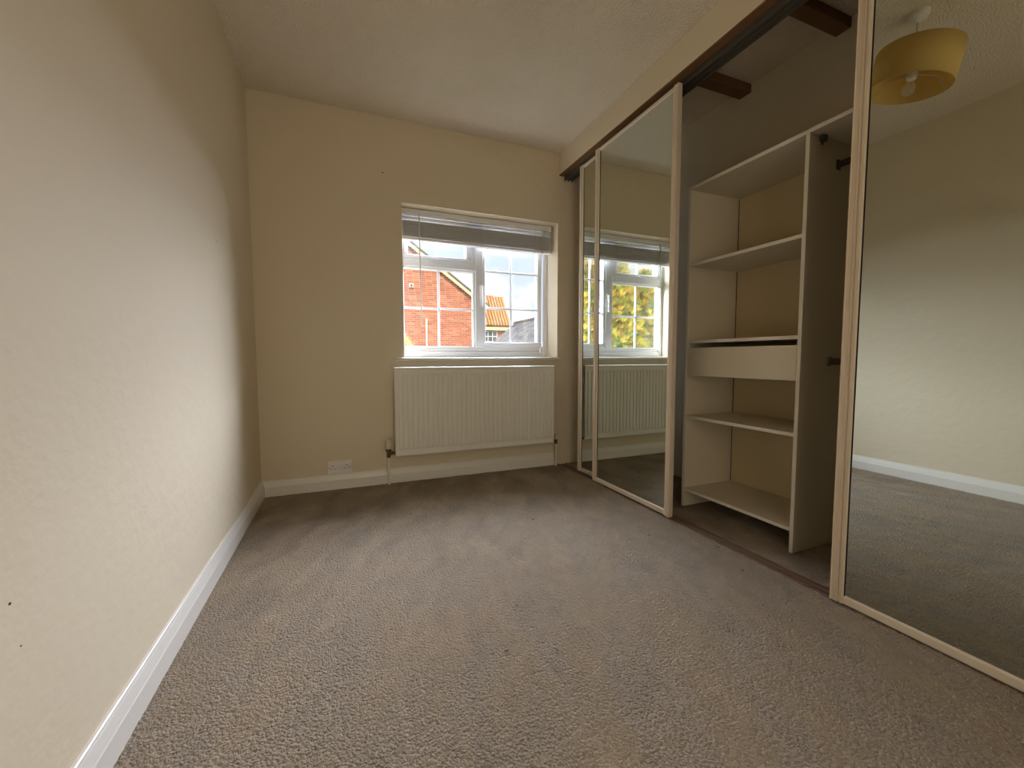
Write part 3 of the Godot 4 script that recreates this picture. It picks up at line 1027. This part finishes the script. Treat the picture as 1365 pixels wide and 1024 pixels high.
	# golden conifers, seen in the mirror door
	var leaf := mat("golden_leaf", Color(1, 1, 1), 0.7, 0.2)
	leaf.vertex_color_use_as_albedo = true
	leaf.cull_mode = BaseMaterial3D.CULL_DISABLED
	leaf.backlight_enabled = true
	leaf.backlight = Color(0.45, 0.45, 0.2)
	mat("bark", Color(0.32, 0.24, 0.17), 0.95, 0.1)
	# a spray: slender bent leaflets fanning up and out of one point
	st = sb()
	for k in 9:
		var a := TAU * k / 9.0 + rng.randf_range(-0.3, 0.3)
		var out_ := rng.randf_range(0.25, 0.9)
		var dirn := Vector3(cos(a) * out_, rng.randf_range(0.5, 1.0), sin(a) * out_).normalized()
		var side := dirn.cross(Vector3(0.3, 1, 0.2)).normalized() * 0.10
		var l := rng.randf_range(0.7, 1.1)
		var p0 := Vector3.ZERO
		var p1 := dirn * l * 0.5
		var p2 := dirn * l + Vector3(0, 0.12, 0)
		var nn := side.cross(dirn).normalized() * 0.03
		for q in [[p0, p1 + side, p1 + nn], [p0, p1 + nn, p1 - side], [p1 + side, p2, p1 + nn], [p1 + nn, p2, p1 - side]]:
			for p in q: st.add_vertex(p)
	var spray := done(st)
	var trees := [
		[Vector3(-1.2, g, -6.6), 1.45, 8.2, "golden conifer at the left edge of the mirrored window, taller than the window head"],
		[Vector3(-2.5, g, -7.6), 1.45, 7.9, "golden conifer left of the mullion in the mirrored window"],
		[Vector3(-3.5, g, -6.9), 1.40, 6.15, "golden conifer in the mirrored window right of the mullion, with a low top"],
		[Vector3(-4.75, g, -7.0), 1.50, 6.05, "golden conifer at the right edge of the mirrored window, below open sky"],
		[Vector3(1.42, g, -5.0), 0.55, 3.93, "small yellow conifer tip at the lower left corner of the window"],
	]
	for t in trees:
		var small: bool = t[1] < 1.0
		var c := thing("golden_conifer", t[3], "tree", t[0], "golden conifers outside the window")
		st = sb()
		tube(st, [Vector3(0, 0, 0), Vector3(0.03, t[2] * 0.5, 0.02), Vector3(0, t[2] * 0.9, 0)], 0.05 if small else 0.09, 8)
		obj("trunk", done(st), M.bark, c)
		where = []
		tints = []
		for k in (700 if small else 8000):
			var u := pow(rng.randf(), 0.8)
			var yy: float = t[2] * (0.12 + 0.88 * u)
			var lob := 0.82 + 0.18 * sin(yy * 5.0 + k % 7)
			var rad: float = t[1] * pow(1.0 - u * 0.985, 0.5) * lob
			var an := rng.randf() * TAU
			var rr: float = rad * sqrt(rng.randf_range(0.30, 1.0))
			var pos := Vector3(cos(an) * rr, yy - 0.2 * rr, sin(an) * rr)
			var size := rng.randf_range(0.10, 0.22)
			var lean := Vector3(cos(an), 0.9, sin(an)).normalized()
			var bb := Basis(Quaternion(Vector3.UP, lean)) * Basis(Vector3.UP, rng.randf() * TAU)
			where.append(Transform3D(bb.scaled(Vector3.ONE * size), pos))
			var r := rng.randf()
			var col := Color(0.86, 0.72, 0.14)
			if r < 0.30: col = Color(0.58, 0.62, 0.16)
			elif r < 0.48: col = Color(0.88, 0.55, 0.14)
			elif r < 0.62: col = Color(0.34, 0.46, 0.22)
			tints.append(col * rng.randf_range(0.8, 1.15))
		multi("foliage", spray, leaf, where, tints, c)
